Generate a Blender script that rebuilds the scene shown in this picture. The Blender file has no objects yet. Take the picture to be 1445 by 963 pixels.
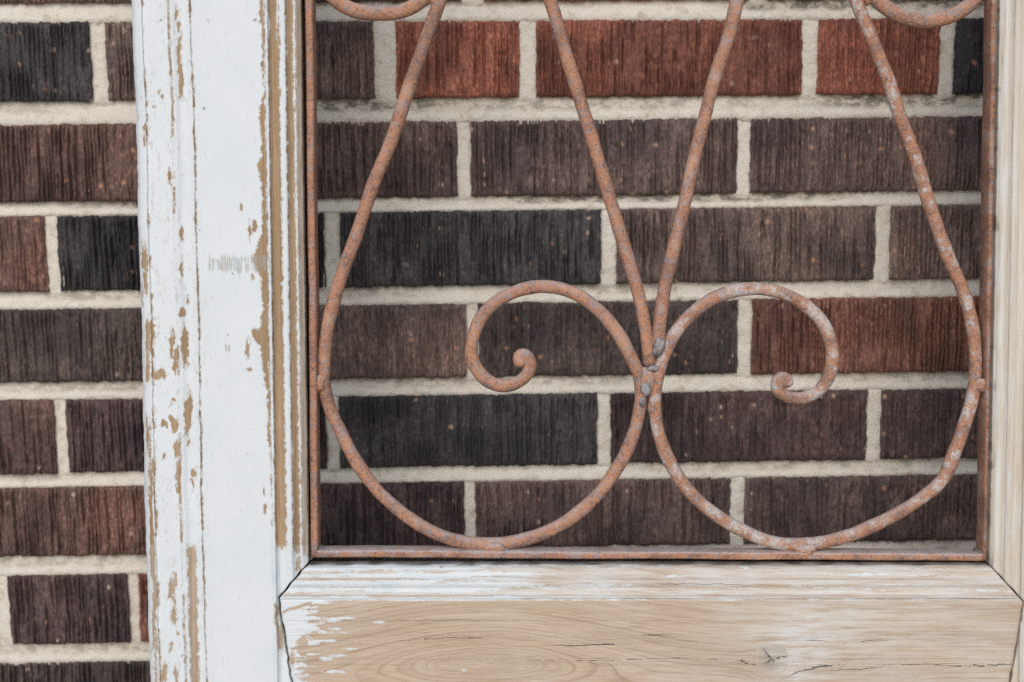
import bpy, math, random
import numpy as np
from mathutils import Matrix, Vector

sc = bpy.context.scene
C = sc.collection
rad = math.radians

# ------------------------------------------------------------------ camera, light, exposure
F = 2000.0                        # focal length in pixels of the 1445 px wide photograph
W, H = 1445.0, 963.0
PITCH, ROLL, LEAN = 9.1, -0.5, 5.1
D_WALL, D_FRAME = 1.049, 0.865    # along the optical axis
R = (Matrix.Rotation(rad(90 - PITCH), 3, 'X') @ Matrix.Rotation(rad(ROLL), 3, 'Z'))
axis = R @ Vector((0, 0, -1))

def ray(px, py):
    return R @ Vector(((px - W / 2) / F, -(py - H / 2) / F, -1.0))

# frame plane: leans back against the wall
FN = Vector((0, -math.cos(rad(LEAN)), math.sin(rad(LEAN))))
FS = (R @ Vector((1, 0, 0))); FS = (FS - FN * FS.dot(FN)).normalized()
FT = FN.cross(FS).normalized()
BOTTOM_PY = 1250
cam0 = Vector((0, -D_WALL * axis.y, 0))
P0 = cam0 + axis * D_FRAME
d = ray(W / 2, BOTTOM_PY)
base0 = cam0 + d * ((P0 - cam0).dot(FN) / d.dot(FN))
CAM = cam0 - Vector((0, 0, base0.z - 0.004))
P0 = CAM + axis * D_FRAME
FO = CAM + d * ((P0 - CAM).dot(FN) / d.dot(FN))          # base of the frame, on the ground
MF = Matrix(((FS.x, FT.x, FN.x, FO.x), (FS.y, FT.y, FN.y, FO.y), (FS.z, FT.z, FN.z, FO.z), (0, 0, 0, 1)))
MFI = MF.inverted()
CL = MFI @ CAM                                           # camera in frame coordinates

def fp(px, py, n=0.0):
    """point of the frame's plane (offset n towards the viewer), in frame coordinates (s, t)"""
    r = ray(px, py); o = FO + FN * n
    p = MFI @ (CAM + r * ((o - CAM).dot(FN) / r.dot(FN)))
    return p.x, p.y

def wp(px, py):
    """point of the wall's face, (x, z)"""
    r = ray(px, py)
    p = CAM + r * (-CAM.y / r.y)
    return p.x, p.z

cam = bpy.data.cameras.new('camera')
camo = bpy.data.objects.new('camera', cam); C.objects.link(camo)
camo.matrix_world = Matrix.Translation(CAM) @ R.to_4x4()
cam.sensor_width = 36.0
cam.lens = F / W * 36.0
cam.clip_start = 0.02; cam.clip_end = 200
cam.dof.use_dof = True
cam.dof.focus_distance = D_FRAME + 0.004
cam.dof.aperture_fstop = 8.5
sc.camera = camo

SUN_EL, SUN_AZ = 31.0, -8.0      # azimuth from the wall's normal, negative to the left
world = bpy.data.worlds.new('World'); sc.world = world
world.use_nodes = True
nt = world.node_tree
bg = nt.nodes['Background']
sky = nt.nodes.new('ShaderNodeTexSky'); sky.sky_type = 'NISHITA'
sky.sun_disc = False
sky.sun_elevation = rad(SUN_EL); sky.sun_rotation = rad(180 + SUN_AZ * -1)
sky.air_density = 1.0; sky.dust_density = 1.6; sky.ozone_density = 1.0
nt.links.new(sky.outputs[0], bg.inputs[0])
bg.inputs[1].default_value = 0.07
sun = bpy.data.lights.new('sun', 'SUN')
sun.energy = 1.5; sun.angle = rad(60); sun.color = (1.0, 0.992, 0.98)
suno = bpy.data.objects.new('sun', sun); C.objects.link(suno)
sd = Vector((math.sin(rad(SUN_AZ)) * math.cos(rad(SUN_EL)), -math.cos(rad(SUN_AZ)) * math.cos(rad(SUN_EL)), math.sin(rad(SUN_EL))))
suno.rotation_euler = sd.to_track_quat('Z', 'Y').to_euler()
suno.location = sd * 3
sc.view_settings.view_transform = 'Standard'
sc.view_settings.look = 'None'
sc.view_settings.gamma = 1.0
sc.view_settings.use_curve_mapping = False
sc.view_settings.exposure = 0.30
sc.cycles.use_denoising = False

# ------------------------------------------------------------------ helpers
rng = random.Random(7)

def _h(ix, iy, seed):
    n = (ix.astype(np.int64) * 374761393 + iy.astype(np.int64) * 668265263 + seed * 1274126177) & 0xffffffff
    n = ((n ^ (n >> 13)) * 1103515245) & 0xffffffff
    n = ((n ^ (n >> 16)) * 2246822519) & 0xffffffff
    return ((n ^ (n >> 15)) & 0xffffff) / float(0xffffff) * 2 - 1

def vn(x, y, seed=0):
    """value noise in -1..1"""
    x = np.asarray(x, float); y = np.asarray(y, float)
    x, y = np.broadcast_arrays(x, y)
    ix = np.floor(x); iy = np.floor(y); fx = x - ix; fy = y - iy
    fx = fx * fx * (3 - 2 * fx); fy = fy * fy * (3 - 2 * fy)
    a = _h(ix, iy, seed); b = _h(ix + 1, iy, seed); c = _h(ix, iy + 1, seed); e = _h(ix + 1, iy + 1, seed)
    return (a * (1 - fx) + b * fx) * (1 - fy) + (c * (1 - fx) + e * fx) * fy

def fbm(x, y, seed=0, o=3):
    s = 0; a = 1.0; t = 0
    for k in range(o):
        s = s + a * vn(np.asarray(x) * 2 ** k, np.asarray(y) * 2 ** k, seed + 17 * k); t += a; a *= 0.5
    return s / t

def sstep(a, b, x):
    t = np.clip((x - a) / (b - a), 0, 1)
    return t * t * (3 - 2 * t)

def mesh_obj(name, verts, faces, mat, parent=None, smooth=True, attrs=None):
    me = bpy.data.meshes.new(name)
    me.from_pydata(verts if isinstance(verts, list) else verts.tolist(), [], faces if isinstance(faces, list) else faces.tolist())
    if smooth:
        me.polygons.foreach_set('use_smooth', [True] * len(me.polygons))
    for k, (typ, arr) in (attrs or {}).items():
        a = me.attributes.new(k, typ, 'POINT')
        a.data.foreach_set('vector' if typ == 'FLOAT_VECTOR' else 'value', np.asarray(arr, np.float32).ravel())
    me.update()
    if mat: me.materials.append(mat)
    o = bpy.data.objects.new(name, me); C.objects.link(o)
    if parent: o.parent = parent
    return o

def grid_faces(nr, nc, off=0, flip=False):
    i = np.arange(nr - 1)[:, None] * nc + np.arange(nc - 1)[None, :] + off
    q = np.stack([i, i + 1, i + nc + 1, i + nc], -1).reshape(-1, 4)
    return q[:, ::-1] if flip else q

def thing(name, label, cat, mat=None):
    o = bpy.data.objects.new(name, None); C.objects.link(o)
    if mat is not None: o.matrix_world = mat
    o.empty_display_size = 0.05
    o['label'] = label; o['category'] = cat
    return o

class NT:
    """tiny node-tree writer"""
    def __init__(s, name):
        s.m = bpy.data.materials.new(name); s.m.use_nodes = True
        s.t = s.m.node_tree; s.b = s.t.nodes['Principled BSDF']
    def n(s, typ, **kw):
        x = s.t.nodes.new(typ)
        for k, v in kw.items(): setattr(x, k, v)
        return x
    def put(s, sock, v):
        if isinstance(v, bpy.types.NodeSocket): s.t.links.new(v, sock)
        elif v is not None: sock.default_value = v
    def attr(s, name, vec=False):
        return s.n('ShaderNodeAttribute', attribute_name=name).outputs['Vector' if vec else 'Fac']
    def math(s, op, a, b=None, c=None, clamp=False):
        x = s.n('ShaderNodeMath', operation=op, use_clamp=clamp)
        s.put(x.inputs[0], a); s.put(x.inputs[1], b)
        if c is not None: s.put(x.inputs[2], c)
        return x.outputs[0]
    def vmul(s, v, xyz):
        x = s.n('ShaderNodeVectorMath', operation='MULTIPLY'); s.put(x.inputs[0], v); x.inputs[1].default_value = xyz
        return x.outputs[0]
    def comb(s, x=0.0, y=0.0, z=0.0):
        c = s.n('ShaderNodeCombineXYZ'); s.put(c.inputs[0], x); s.put(c.inputs[1], y); s.put(c.inputs[2], z); return c.outputs[0]
    def sep(s, v):
        c = s.n('ShaderNodeSeparateXYZ'); s.put(c.inputs[0], v); return c.outputs
    def noise(s, vec, scale, detail=3.0, rough=0.55, w=None, dist=0.0):
        x = s.n('ShaderNodeTexNoise', noise_dimensions='4D' if w is not None else '3D')
        s.put(x.inputs['Vector'], vec); s.put(x.inputs['Scale'], scale); s.put(x.inputs['Detail'], detail)
        s.put(x.inputs['Roughness'], rough); s.put(x.inputs['Distortion'], dist)
        if w is not None: s.put(x.inputs['W'], w)
        return x.outputs['Fac']
    def ramp(s, v, lo, hi, a=0.0, b=1.0):
        x = s.n('ShaderNodeMapRange', interpolation_type='SMOOTHSTEP', clamp=True)
        s.put(x.inputs['Value'], v); x.inputs['From Min'].default_value = lo; x.inputs['From Max'].default_value = hi
        x.inputs['To Min'].default_value = a; x.inputs['To Max'].default_value = b
        return x.outputs[0]
    def mix(s, f, a, b, mode='MIX'):
        x = s.n('ShaderNodeMix', data_type='RGBA', blend_type=mode, clamp_factor=True)
        s.put(x.inputs[0], f)
        for k, v in ((6, a), (7, b)):
            if isinstance(v, tuple) and len(v) == 3: v = v + (1.0,)
            s.put(x.inputs[k], v)
        return x.outputs[2]
    def bump(s, h, strength, dist, normal=None):
        x = s.n('ShaderNodeBump'); s.put(x.inputs['Height'], h)
        x.inputs['Strength'].default_value = strength; x.inputs['Distance'].default_value = dist
        if normal is not None: s.put(x.inputs['Normal'], normal)
        return x.outputs[0]
    def out(s, col, rough, normal=None, spec=0.3):
        s.put(s.b.inputs['Base Color'], col); s.put(s.b.inputs['Roughness'], rough)
        s.b.inputs['Specular IOR Level'].default_value = spec
        if normal is not None: s.put(s.b.inputs['Normal'], normal)
        return s.m

# ------------------------------------------------------------------ materials
def mat_brick():
    t = NT('wire_cut_brick')
    oc = t.n('ShaderNodeTexCoord').outputs['Object']
    oi = t.n('ShaderNodeObjectInfo')
    w = t.math('MULTIPLY', oi.outputs['Random'], 60.0)
    col = oi.outputs['Color']
    big = t.noise(oc, 13, 3, 0.6, w=w)
    st = t.vmul(oc, (1, 1, 0.12))
    streak = t.noise(st, 620, 3, 0.6, w=w)
    mid = t.noise(oc, 170, 4, 0.65, w=w)
    fine = t.noise(t.vmul(oc, (1, 1, 0.5)), 620, 3, 0.65, w=w)
    dark = t.mix(1.0, col, (0.50, 0.53, 0.58), 'MULTIPLY')
    warm = t.mix(1.0, col, (1.45, 1.25, 1.15), 'MULTIPLY')
    c = t.mix(t.ramp(big, 0.44, 0.62), col, dark)
    c = t.mix(t.ramp(big, 0.44, 0.30, 0, 0.85), c, warm)
    c = t.mix(t.ramp(streak, 0.42, 0.62, 0.0, 0.8), c, dark)
    c = t.mix(t.ramp(mid, 0.60, 0.74, 0, 0.5), c, (0.30, 0.13, 0.085))      # fired orange clay
    c = t.mix(t.ramp(mid, 0.36, 0.28, 0, 0.55), c, (0.13, 0.12, 0.122))   # grey ash flecks
    v = t.n('ShaderNodeTexVoronoi')
    va = t.n('ShaderNodeVectorMath', operation='ADD'); t.put(va.inputs[0], oc); t.put(va.inputs[1], t.comb(w, w, w)); t.put(v.inputs['Vector'], va.outputs[0]); v.inputs['Scale'].default_value = 120
    spk = t.math('MULTIPLY', t.ramp(t.math('ADD', v.outputs['Distance'], t.math('MULTIPLY', t.math('SUBTRACT', fine, 0.5), 1.1)), 0.26, 0.12), t.ramp(t.sep(v.outputs['Color'])[0], 0.90, 0.92))
    c = t.mix(t.math('MULTIPLY', spk, 0.85), c, t.mix(t.sep(v.outputs['Color'])[1], (0.50, 0.22, 0.13), (0.62, 0.50, 0.40)))
    c = t.mix(t.ramp(fine, 0.50, 0.64, 0, 0.75), c, t.mix(1.0, c, (1.9, 1.85, 1.8), 'MULTIPLY'))
    c = t.mix(t.ramp(fine, 0.46, 0.36, 0, 0.6), c, t.mix(1.0, c, (0.4, 0.4, 0.42), 'MULTIPLY'))
    nb = t.bump(streak, 0.7, 0.0016)
    nb = t.bump(t.math('ADD', t.math('MULTIPLY', mid, 0.7), t.math('MULTIPLY', fine, 0.35)), 0.7, 0.0016, nb)
    return t.out(c, 0.82, nb, 0.35)

def mat_mortar():
    t = NT('weathered_mortar')
    oc = t.n('ShaderNodeTexCoord').outputs['Object']
    big = t.noise(oc, 14, 3); mid = t.noise(oc, 120, 4, 0.65); fine = t.noise(oc, 420, 4, 0.7)
    c = t.mix(big, (0.72, 0.655, 0.56), (0.78, 0.735, 0.66))
    c = t.mix(t.ramp(mid, 0.45, 0.75, 0, 0.5), c, (0.80, 0.76, 0.69))
    c = t.mix(t.ramp(mid, 0.47, 0.30, 0, 0.55), c, (0.48, 0.39, 0.29))
    c = t.mix(t.ramp(fine, 0.60, 0.74, 0, 0.45), c, (0.30, 0.26, 0.21))
    c = t.mix(t.ramp(fine, 0.40, 0.28, 0, 0.5), c, (0.78, 0.74, 0.68))
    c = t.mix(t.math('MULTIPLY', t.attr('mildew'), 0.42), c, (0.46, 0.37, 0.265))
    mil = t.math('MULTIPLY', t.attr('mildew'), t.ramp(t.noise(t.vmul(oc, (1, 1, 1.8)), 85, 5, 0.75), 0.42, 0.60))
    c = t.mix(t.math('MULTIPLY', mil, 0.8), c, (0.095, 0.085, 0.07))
    nb = t.bump(t.math('ADD', mid, t.math('MULTIPLY', fine, 0.5)), 0.9, 0.0018)
    return t.out(c, 0.95, nb, 0.15)

def mat_wood(name, c_lo, c_hi, c_late, ring=420.0, paint=(0.755, 0.79, 0.815), warp=2.2):
    """weathered timber under worn paint. attributes: gc = (along, across, depth) in m,
    ring = growth-ring coordinate in m, bare = signed wear (+ bare, - painted) in px,
    wash = thin whitewash, csd / cw = distance to a drying crack and its half width in m"""
    t = NT(name)
    gc = t.attr('gc', True); ringc = t.attr('ring')
    along, across, _ = t.sep(gc)
    lowv = t.comb(t.math('MULTIPLY', along, 7), t.math('MULTIPLY', ringc, 60))
    low = t.noise(lowv, 1, 3)
    rv = t.comb(t.math('MULTIPLY', along, 3.0), t.math('MULTIPLY', ringc, ring))
    rings = t.noise(rv, 1.0, 4, 0.65)
    fib = t.noise(t.comb(t.math('MULTIPLY', along, 60), t.math('MULTIPLY', across, 1900)), 1, 3, 0.65)
    saw = t.noise(t.vmul(gc, (1, 1, 1)), 260, 4, 0.7)
    c = t.mix(t.ramp(low, 0.3, 0.7), c_lo, c_hi)
    c = t.mix(t.ramp(rings, 0.50, 0.66, 0, 0.75), c, c_late)
    c = t.mix(t.ramp(rings, 0.47, 0.33, 0, 0.5), c, t.mix(1.0, c_hi, (1.12, 1.12, 1.12), 'MULTIPLY'))
    c = t.mix(t.ramp(fib, 0.52, 0.68, 0, 0.6), c, t.mix(1.0, c_late, (0.8, 0.8, 0.82), 'MULTIPLY'))
    c = t.mix(t.ramp(fib, 0.45, 0.25, 0, 0.35), c, (0.66, 0.58, 0.50))
    kn = t.attr('knot')
    c = t.mix(t.math('MULTIPLY', kn, t.ramp(rings, 0.35, 0.65, 0.55, 1.0)), c, (0.30, 0.265, 0.235))
    wash = t.math('MULTIPLY', t.attr('wash'), t.ramp(t.noise(t.comb(t.math('MULTIPLY', along, 28), t.math('MULTIPLY', across, 330)), 1, 4, 0.65), 0.34, 0.62, 0.25, 1.0))
    c = t.mix(wash, c, (0.70, 0.70, 0.68))
    # paint layer
    wa = t.noise(t.comb(t.math('MULTIPLY', along, 150), t.math('MULTIPLY', across, 420)), 1, 4, 0.65)
    wb = t.noise(t.comb(t.math('MULTIPLY', along, 330), t.math('MULTIPLY', across, 700)), 1, 2, 0.6)
    wc = t.noise(t.comb(t.math('MULTIPLY', along, 520), t.math('MULTIPLY', across, 1500)), 1, 3, 0.7)
    off = t.math('ADD', t.math('ADD', t.math('MULTIPLY', t.math('SUBTRACT', wa, 0.5), warp * 4.2), t.math('MULTIPLY', t.math('SUBTRACT', wc, 0.5), 5.0)), t.math('MULTIPLY', t.math('SUBTRACT', wb, 0.5), 4.5))
    sdv = t.math('ADD', t.attr('bare'), off)
    p = t.math('MULTIPLY', t.ramp(sdv, 0.5, -0.5), t.ramp(t.math('ADD', sdv, t.math('MULTIPLY', wb, 2.0)), 0.2, -1.6, 0.72, 1.0))
    scn = t.noise(t.comb(t.math('MULTIPLY', along, 22), t.math('MULTIPLY', across, 1500)), 1, 2, 0.6)
    scr = t.math('MULTIPLY', t.math('MULTIPLY', t.attr('scr'), 1.4, clamp=True), t.ramp(t.math('ADD', t.math('ADD', t.attr('scr'), t.math('MULTIPLY', t.math('SUBTRACT', scn, 0.5), 2.6)), t.math('MULTIPLY', t.math('SUBTRACT', wa, 0.5), 2.0)), 0.45, 0.85))
    pl = t.noise(gc, 26, 3)
    pg = t.noise(t.vmul(gc, (0.35, 1.0, 1.0)), 210, 4, 0.7)
    pc = t.mix(t.ramp(pl, 0.35, 0.7), paint, (paint[0] * 0.955, paint[1] * 0.965, paint[2] * 0.97))
    pc = t.mix(t.ramp(pg, 0.62, 0.78, 0, 0.35), pc, (0.56, 0.55, 0.52))
    sp = t.n('ShaderNodeTexVoronoi'); t.put(sp.inputs['Vector'], gc); sp.inputs['Scale'].default_value = 95
    spk = t.math('MULTIPLY', t.ramp(sp.outputs['Distance'], 0.12, 0.06), t.ramp(t.sep(sp.outputs['Color'])[0], 0.82, 0.84))
    pc = t.mix(t.math('MULTIPLY', spk, 0.7), pc, (0.25, 0.21, 0.17))
    teal = t.math('MULTIPLY', t.attr('teal'), t.ramp(pg, 0.42, 0.58))
    pc = t.mix(teal, pc, (0.56, 0.68, 0.74))
    # grime caught at the torn edge of the paint film
    edge = t.math('MULTIPLY', t.ramp(sdv, -2.2, -0.3), p)
    pc = t.mix(t.math('MULTIPLY', edge, 0.22), pc, (0.55, 0.48, 0.40))
    col = t.mix(p, c, pc)
    col = t.mix(t.math('MULTIPLY', scr, 0.62), col, t.mix(t.ramp(pg, 0.42, 0.58), (0.38, 0.30, 0.21), (0.36, 0.41, 0.40)))
    gr = t.attr('grime_shade')
    col = t.mix(t.math('MULTIPLY', gr, t.ramp(pg, 0.3, 0.62, 0.45, 1.0)), col, (0.10, 0.085, 0.065))  # grime and gap shade mixed into the colour
    # drying cracks
    cd = t.math('ABSOLUTE', t.math('ADD', t.attr('csd'), t.math('MULTIPLY', t.math('SUBTRACT', wb, 0.5), 0.0006)))
    cm = t.ramp(t.math('SUBTRACT', cd, t.attr('cw')), 0.00018, -0.00012)
    col = t.mix(t.math('MULTIPLY', cm, 0.9), col, (0.035, 0.026, 0.02))
    brush = t.noise(t.comb(t.math('MULTIPLY', along, 35), t.math('MULTIPLY', across, 800)), 1, 2, 0.6)
    h_w = t.math('ADD', t.math('MULTIPLY', rings, 0.55), t.math('MULTIPLY', fib, 0.45))
    h_p = t.math('ADD', t.math('ADD', t.math('MULTIPLY', brush, 0.22), t.math('MULTIPLY', pg, 0.28)), 0.75)
    hm = t.n('ShaderNodeMix', data_type='FLOAT'); t.put(hm.inputs[0], p); t.put(hm.inputs[2], h_w); t.put(hm.inputs[3], h_p)
    hh = t.math('SUBTRACT', hm.outputs[0], t.math('MULTIPLY', cm, 2.5))
    nb = t.bump(hh, 0.55, 0.00055)
    r = t.n('ShaderNodeMix', data_type='FLOAT'); t.put(r.inputs[0], p); r.inputs[2].default_value = 0.85; r.inputs[3].default_value = 0.55
    return t.out(col, r.outputs[0], nb, 0.3)

def mat_rust(name='rusted_iron', dark=0.0):
    t = NT(name)
    oc = t.n('ShaderNodeTexCoord').outputs['Object']
    oi = t.n('ShaderNodeObjectInfo')
    w = t.math('MULTIPLY', oi.outputs['Random'], 40.0)
    resid, sky_tint = t.sep(oi.outputs['Color'])[:2]
    big = t.noise(oc, 55, 4, 0.6, w=w); mid = t.noise(oc, 170, 5, 0.75, w=w); fine = t.noise(oc, 700, 3, 0.7, w=w)
    k = 1.0 - dark
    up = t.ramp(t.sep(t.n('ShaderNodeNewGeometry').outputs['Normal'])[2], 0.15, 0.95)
    c = t.mix(t.ramp(mid, 0.35, 0.65), (0.49 * k, 0.235 * k, 0.145 * k), (0.42 * k, 0.235 * k, 0.170 * k))
    c = t.mix(t.ramp(big, 0.52, 0.62, 0, 0.8), c, (0.58 * k, 0.28 * k, 0.155 * k))
    c = t.mix(t.ramp(big, 0.46, 0.38, 0, 0.6), c, (0.22 * k, 0.135 * k, 0.11 * k))
    c = t.mix(t.ramp(mid, 0.53, 0.60, 0, 0.75), c, (0.30 * k, 0.26 * k, 0.29 * k))       # mill scale in patches
    c = t.mix(t.ramp(fine, 0.54, 0.62, 0, 0.75), c, (0.16 * k, 0.115 * k, 0.125 * k))       # pits
    c = t.mix(t.ramp(fine, 0.45, 0.38, 0, 0.85), c, (0.62 * k, 0.31 * k, 0.15 * k))       # fresh rust
    c = t.mix(t.math('MULTIPLY', sky_tint, t.math('MULTIPLY', up, t.ramp(mid, 0.30, 0.60, 0.35, 0.9))), c, (0.58, 0.53, 0.53))   # sky light painted pale onto upward faces
    c = t.mix(t.math('MULTIPLY', t.ramp(fine, 0.60, 0.70), 0.5), c, (0.12, 0.085, 0.08))
    # chalky paint residue
    rv = t.math('MULTIPLY', t.ramp(t.math('ADD', t.math('MULTIPLY', big, 0.55), t.math('MULTIPLY', mid, 0.55)), 0.54, 0.62), t.ramp(fine, 0.40, 0.52))
    c = t.mix(t.math('MULTIPLY', rv, resid), c, (0.58, 0.54, 0.53))
    nb = t.bump(t.math('ADD', mid, t.math('MULTIPLY', fine, 0.8)), 0.8, 0.0012)
    return t.out(c, t.ramp(fine, 0.3, 0.7, 0.85, 0.6), nb, 0.4)

def mat_weld():
    t = NT('grey_weld_metal')
    oc = t.n('ShaderNodeTexCoord').outputs['Object']
    mid = t.noise(oc, 260, 3); fine = t.noise(oc, 900, 3, 0.7)
    c = t.mix(t.ramp(mid, 0.46, 0.6), (0.34, 0.36, 0.39), (0.20, 0.20, 0.215))
    c = t.mix(t.ramp(fine, 0.50, 0.60, 0, 0.8), c, (0.36, 0.18, 0.10))
    t.b.inputs['Metallic'].default_value = 0.25
    return t.out(c, 0.55, t.bump(t.math('ADD', mid, fine), 0.6, 0.001), 0.5)

def mat_plain(name, c1, c2, scale):
    t = NT(name)
    oc = t.n('ShaderNodeTexCoord').outputs['Object']
    a = t.noise(oc, scale, 5, 0.65)
    return t.out(t.mix(a, c1, c2), 0.9, t.bump(a, 0.5, 0.004))

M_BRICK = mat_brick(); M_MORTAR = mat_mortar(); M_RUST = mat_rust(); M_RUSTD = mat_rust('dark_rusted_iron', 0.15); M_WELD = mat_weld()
M_PWOOD = mat_wood('painted_stile_wood', (0.36, 0.245, 0.145), (0.46, 0.325, 0.205), (0.30, 0.19, 0.105), ring=900)
M_RWOOD = mat_wood('stripped_rail_wood', (0.51, 0.37, 0.255), (0.62, 0.48, 0.352), (0.36, 0.225, 0.135), ring=760, paint=(0.75, 0.785, 0.81), warp=3.0)
M_SWOOD = mat_wood('stripped_stile_wood', (0.58, 0.48, 0.36), (0.66, 0.58, 0.47), (0.50, 0.39, 0.27), ring=500)

# ------------------------------------------------------------------ ground
gm = mat_plain('grey_concrete', (0.30, 0.28, 0.25), (0.40, 0.38, 0.35), 9)
g = mesh_obj('ground', [(-30, -40, 0), (30, -40, 0), (30, 2, 0), (-30, 2, 0)], [(0, 1, 2, 3)], gm, None, False)
g['kind'] = 'structure'

# ------------------------------------------------------------------ brick wall
wall = thing('brick_wall', 'dark red and brown wire-cut brick wall with pale recessed mortar joints', 'wall')
WX0, WX1, WZ1 = -0.80, 0.86, 2.06
RED = (0.32, 0.118, 0.078); REDB = (0.255, 0.118, 0.086); RBR = (0.160, 0.092, 0.077); BRN = (0.190, 0.132, 0.113)
BRN2 = (0.165, 0.112, 0.099); DRK = (0.108, 0.081, 0.072); PUR = (0.102, 0.068, 0.065); BLK = (0.066, 0.058, 0.060)
# (top and bottom edge of a course, measured at x=60 and x=1130), bricks as (from, to, colour)
ROWS = [
 ((-108, -112), (5, -1), [(-120, 262, BRN), (285, 651, RBR), (683, 1060, RED), (1082, 1462, BRN)]),
 ((31, 26), (144, 135), [(-62, 126, BLK), (149, 527, BRN), (558, 733, RED), (757, 1133, RED), (1156, 1327, RED), (1349, 1535, BLK)]),
 ((175.5, 166), (286, 273), [(-126, 250, RBR), (269, 645, BRN2), (664, 1041, BRN2), (1060, 1438, BRN2)]),
 ((305, 292), (413, 398), [(-305, 63, RBR), (81, 457, BLK), (480, 848, BLK), (870, 1236, BRN), (1258, 1628, BRN)]),
 ((437, 422), (541, 529), [(-108, 265, DRK), (285, 658, BRN), (675, 1042, DRK), (1062, 1436, REDB)]),
 ((565, 552), (670, 652), [(-290, 76, RBR), (94, 459, PUR), (479, 843, BLK), (862, 1224, PUR), (1245, 1608, PUR)]),
 ((689, 674), (787, 768), [(-95, 270, RBR), (289, 655, PUR), (671, 1032, BRN2), (1052, 1414, BRN2)]),
 ((813, 797), (911, 893), [(-180, -9, PUR), (12, 180, PUR), (195, 556, REDB), (575, 936, DRK), (955, 1316, BRN)]),
 ((937, 920), (1033, 1016), [(-130, 235, DRK), (254, 618, BRN), (637, 1000, PUR), (1019, 1380, BRN2)]),
]
PAL = [BRN, BRN2, DRK, PUR, RBR, BLK, BRN, REDB]
courses = []                       # (z of bottom at x, z of top at x as linear functions, bricks in metres)
def lin(p, q):
    k = (q[1] - p[1]) / (q[0] - p[0]); return (p[1] - k * p[0], k)
for (ta, tb), (ba, bb), bs in ROWS:
    top = lin(wp(60, ta), wp(1130, tb)); bot = lin(wp(60, ba), wp(1130, bb))
    ym = ((ta + ba) / 2, (tb + bb) / 2)
    L = []
    for x0, x1, c in bs:
        f = lambda x: ym[0] + (ym[1] - ym[0]) * (x - 60) / 1070
        L.append((wp(x0, f(x0))[0], wp(x1, f(x1))[0], c))
    courses.append([top, bot, L, True])
def regular(top, ph):
    return [top, (top[0] - 0.0565, top[1]), [(ph * 0.107 - 0.1, ph * 0.107 + 0.096, rng.choice(PAL))], False]
ups = []
tz = courses[0][0][0]; k = 0
while tz + 0.067 < WZ1:
    tz += 0.067; k += 1
    ups.append(regular((tz, 0.0), k % 2))
tz = courses[-1][1][0] - 0.0105; downs = []; k = 0
while tz > 0.03:
    downs.append(regular((tz, 0.0), k % 2)); tz -= 0.067; k += 1
courses = ups[::-1] + courses + downs
for cs in courses:                 # carry each course on to both ends of the wall
    L = cs[2]
    while L[-1][1] < WX1 - 0.06:
        x = L[-1][1] + rng.uniform(0.0095, 0.0115); L.append((x, min(x + 0.196, WX1), rng.choice(PAL)))
    while L[0][0] > WX0 + 0.06:
        x = L[0][0] - rng.uniform(0.0095, 0.0115); L.insert(0, (max(x - 0.196, WX0), x, rng.choice(PAL)))

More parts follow.
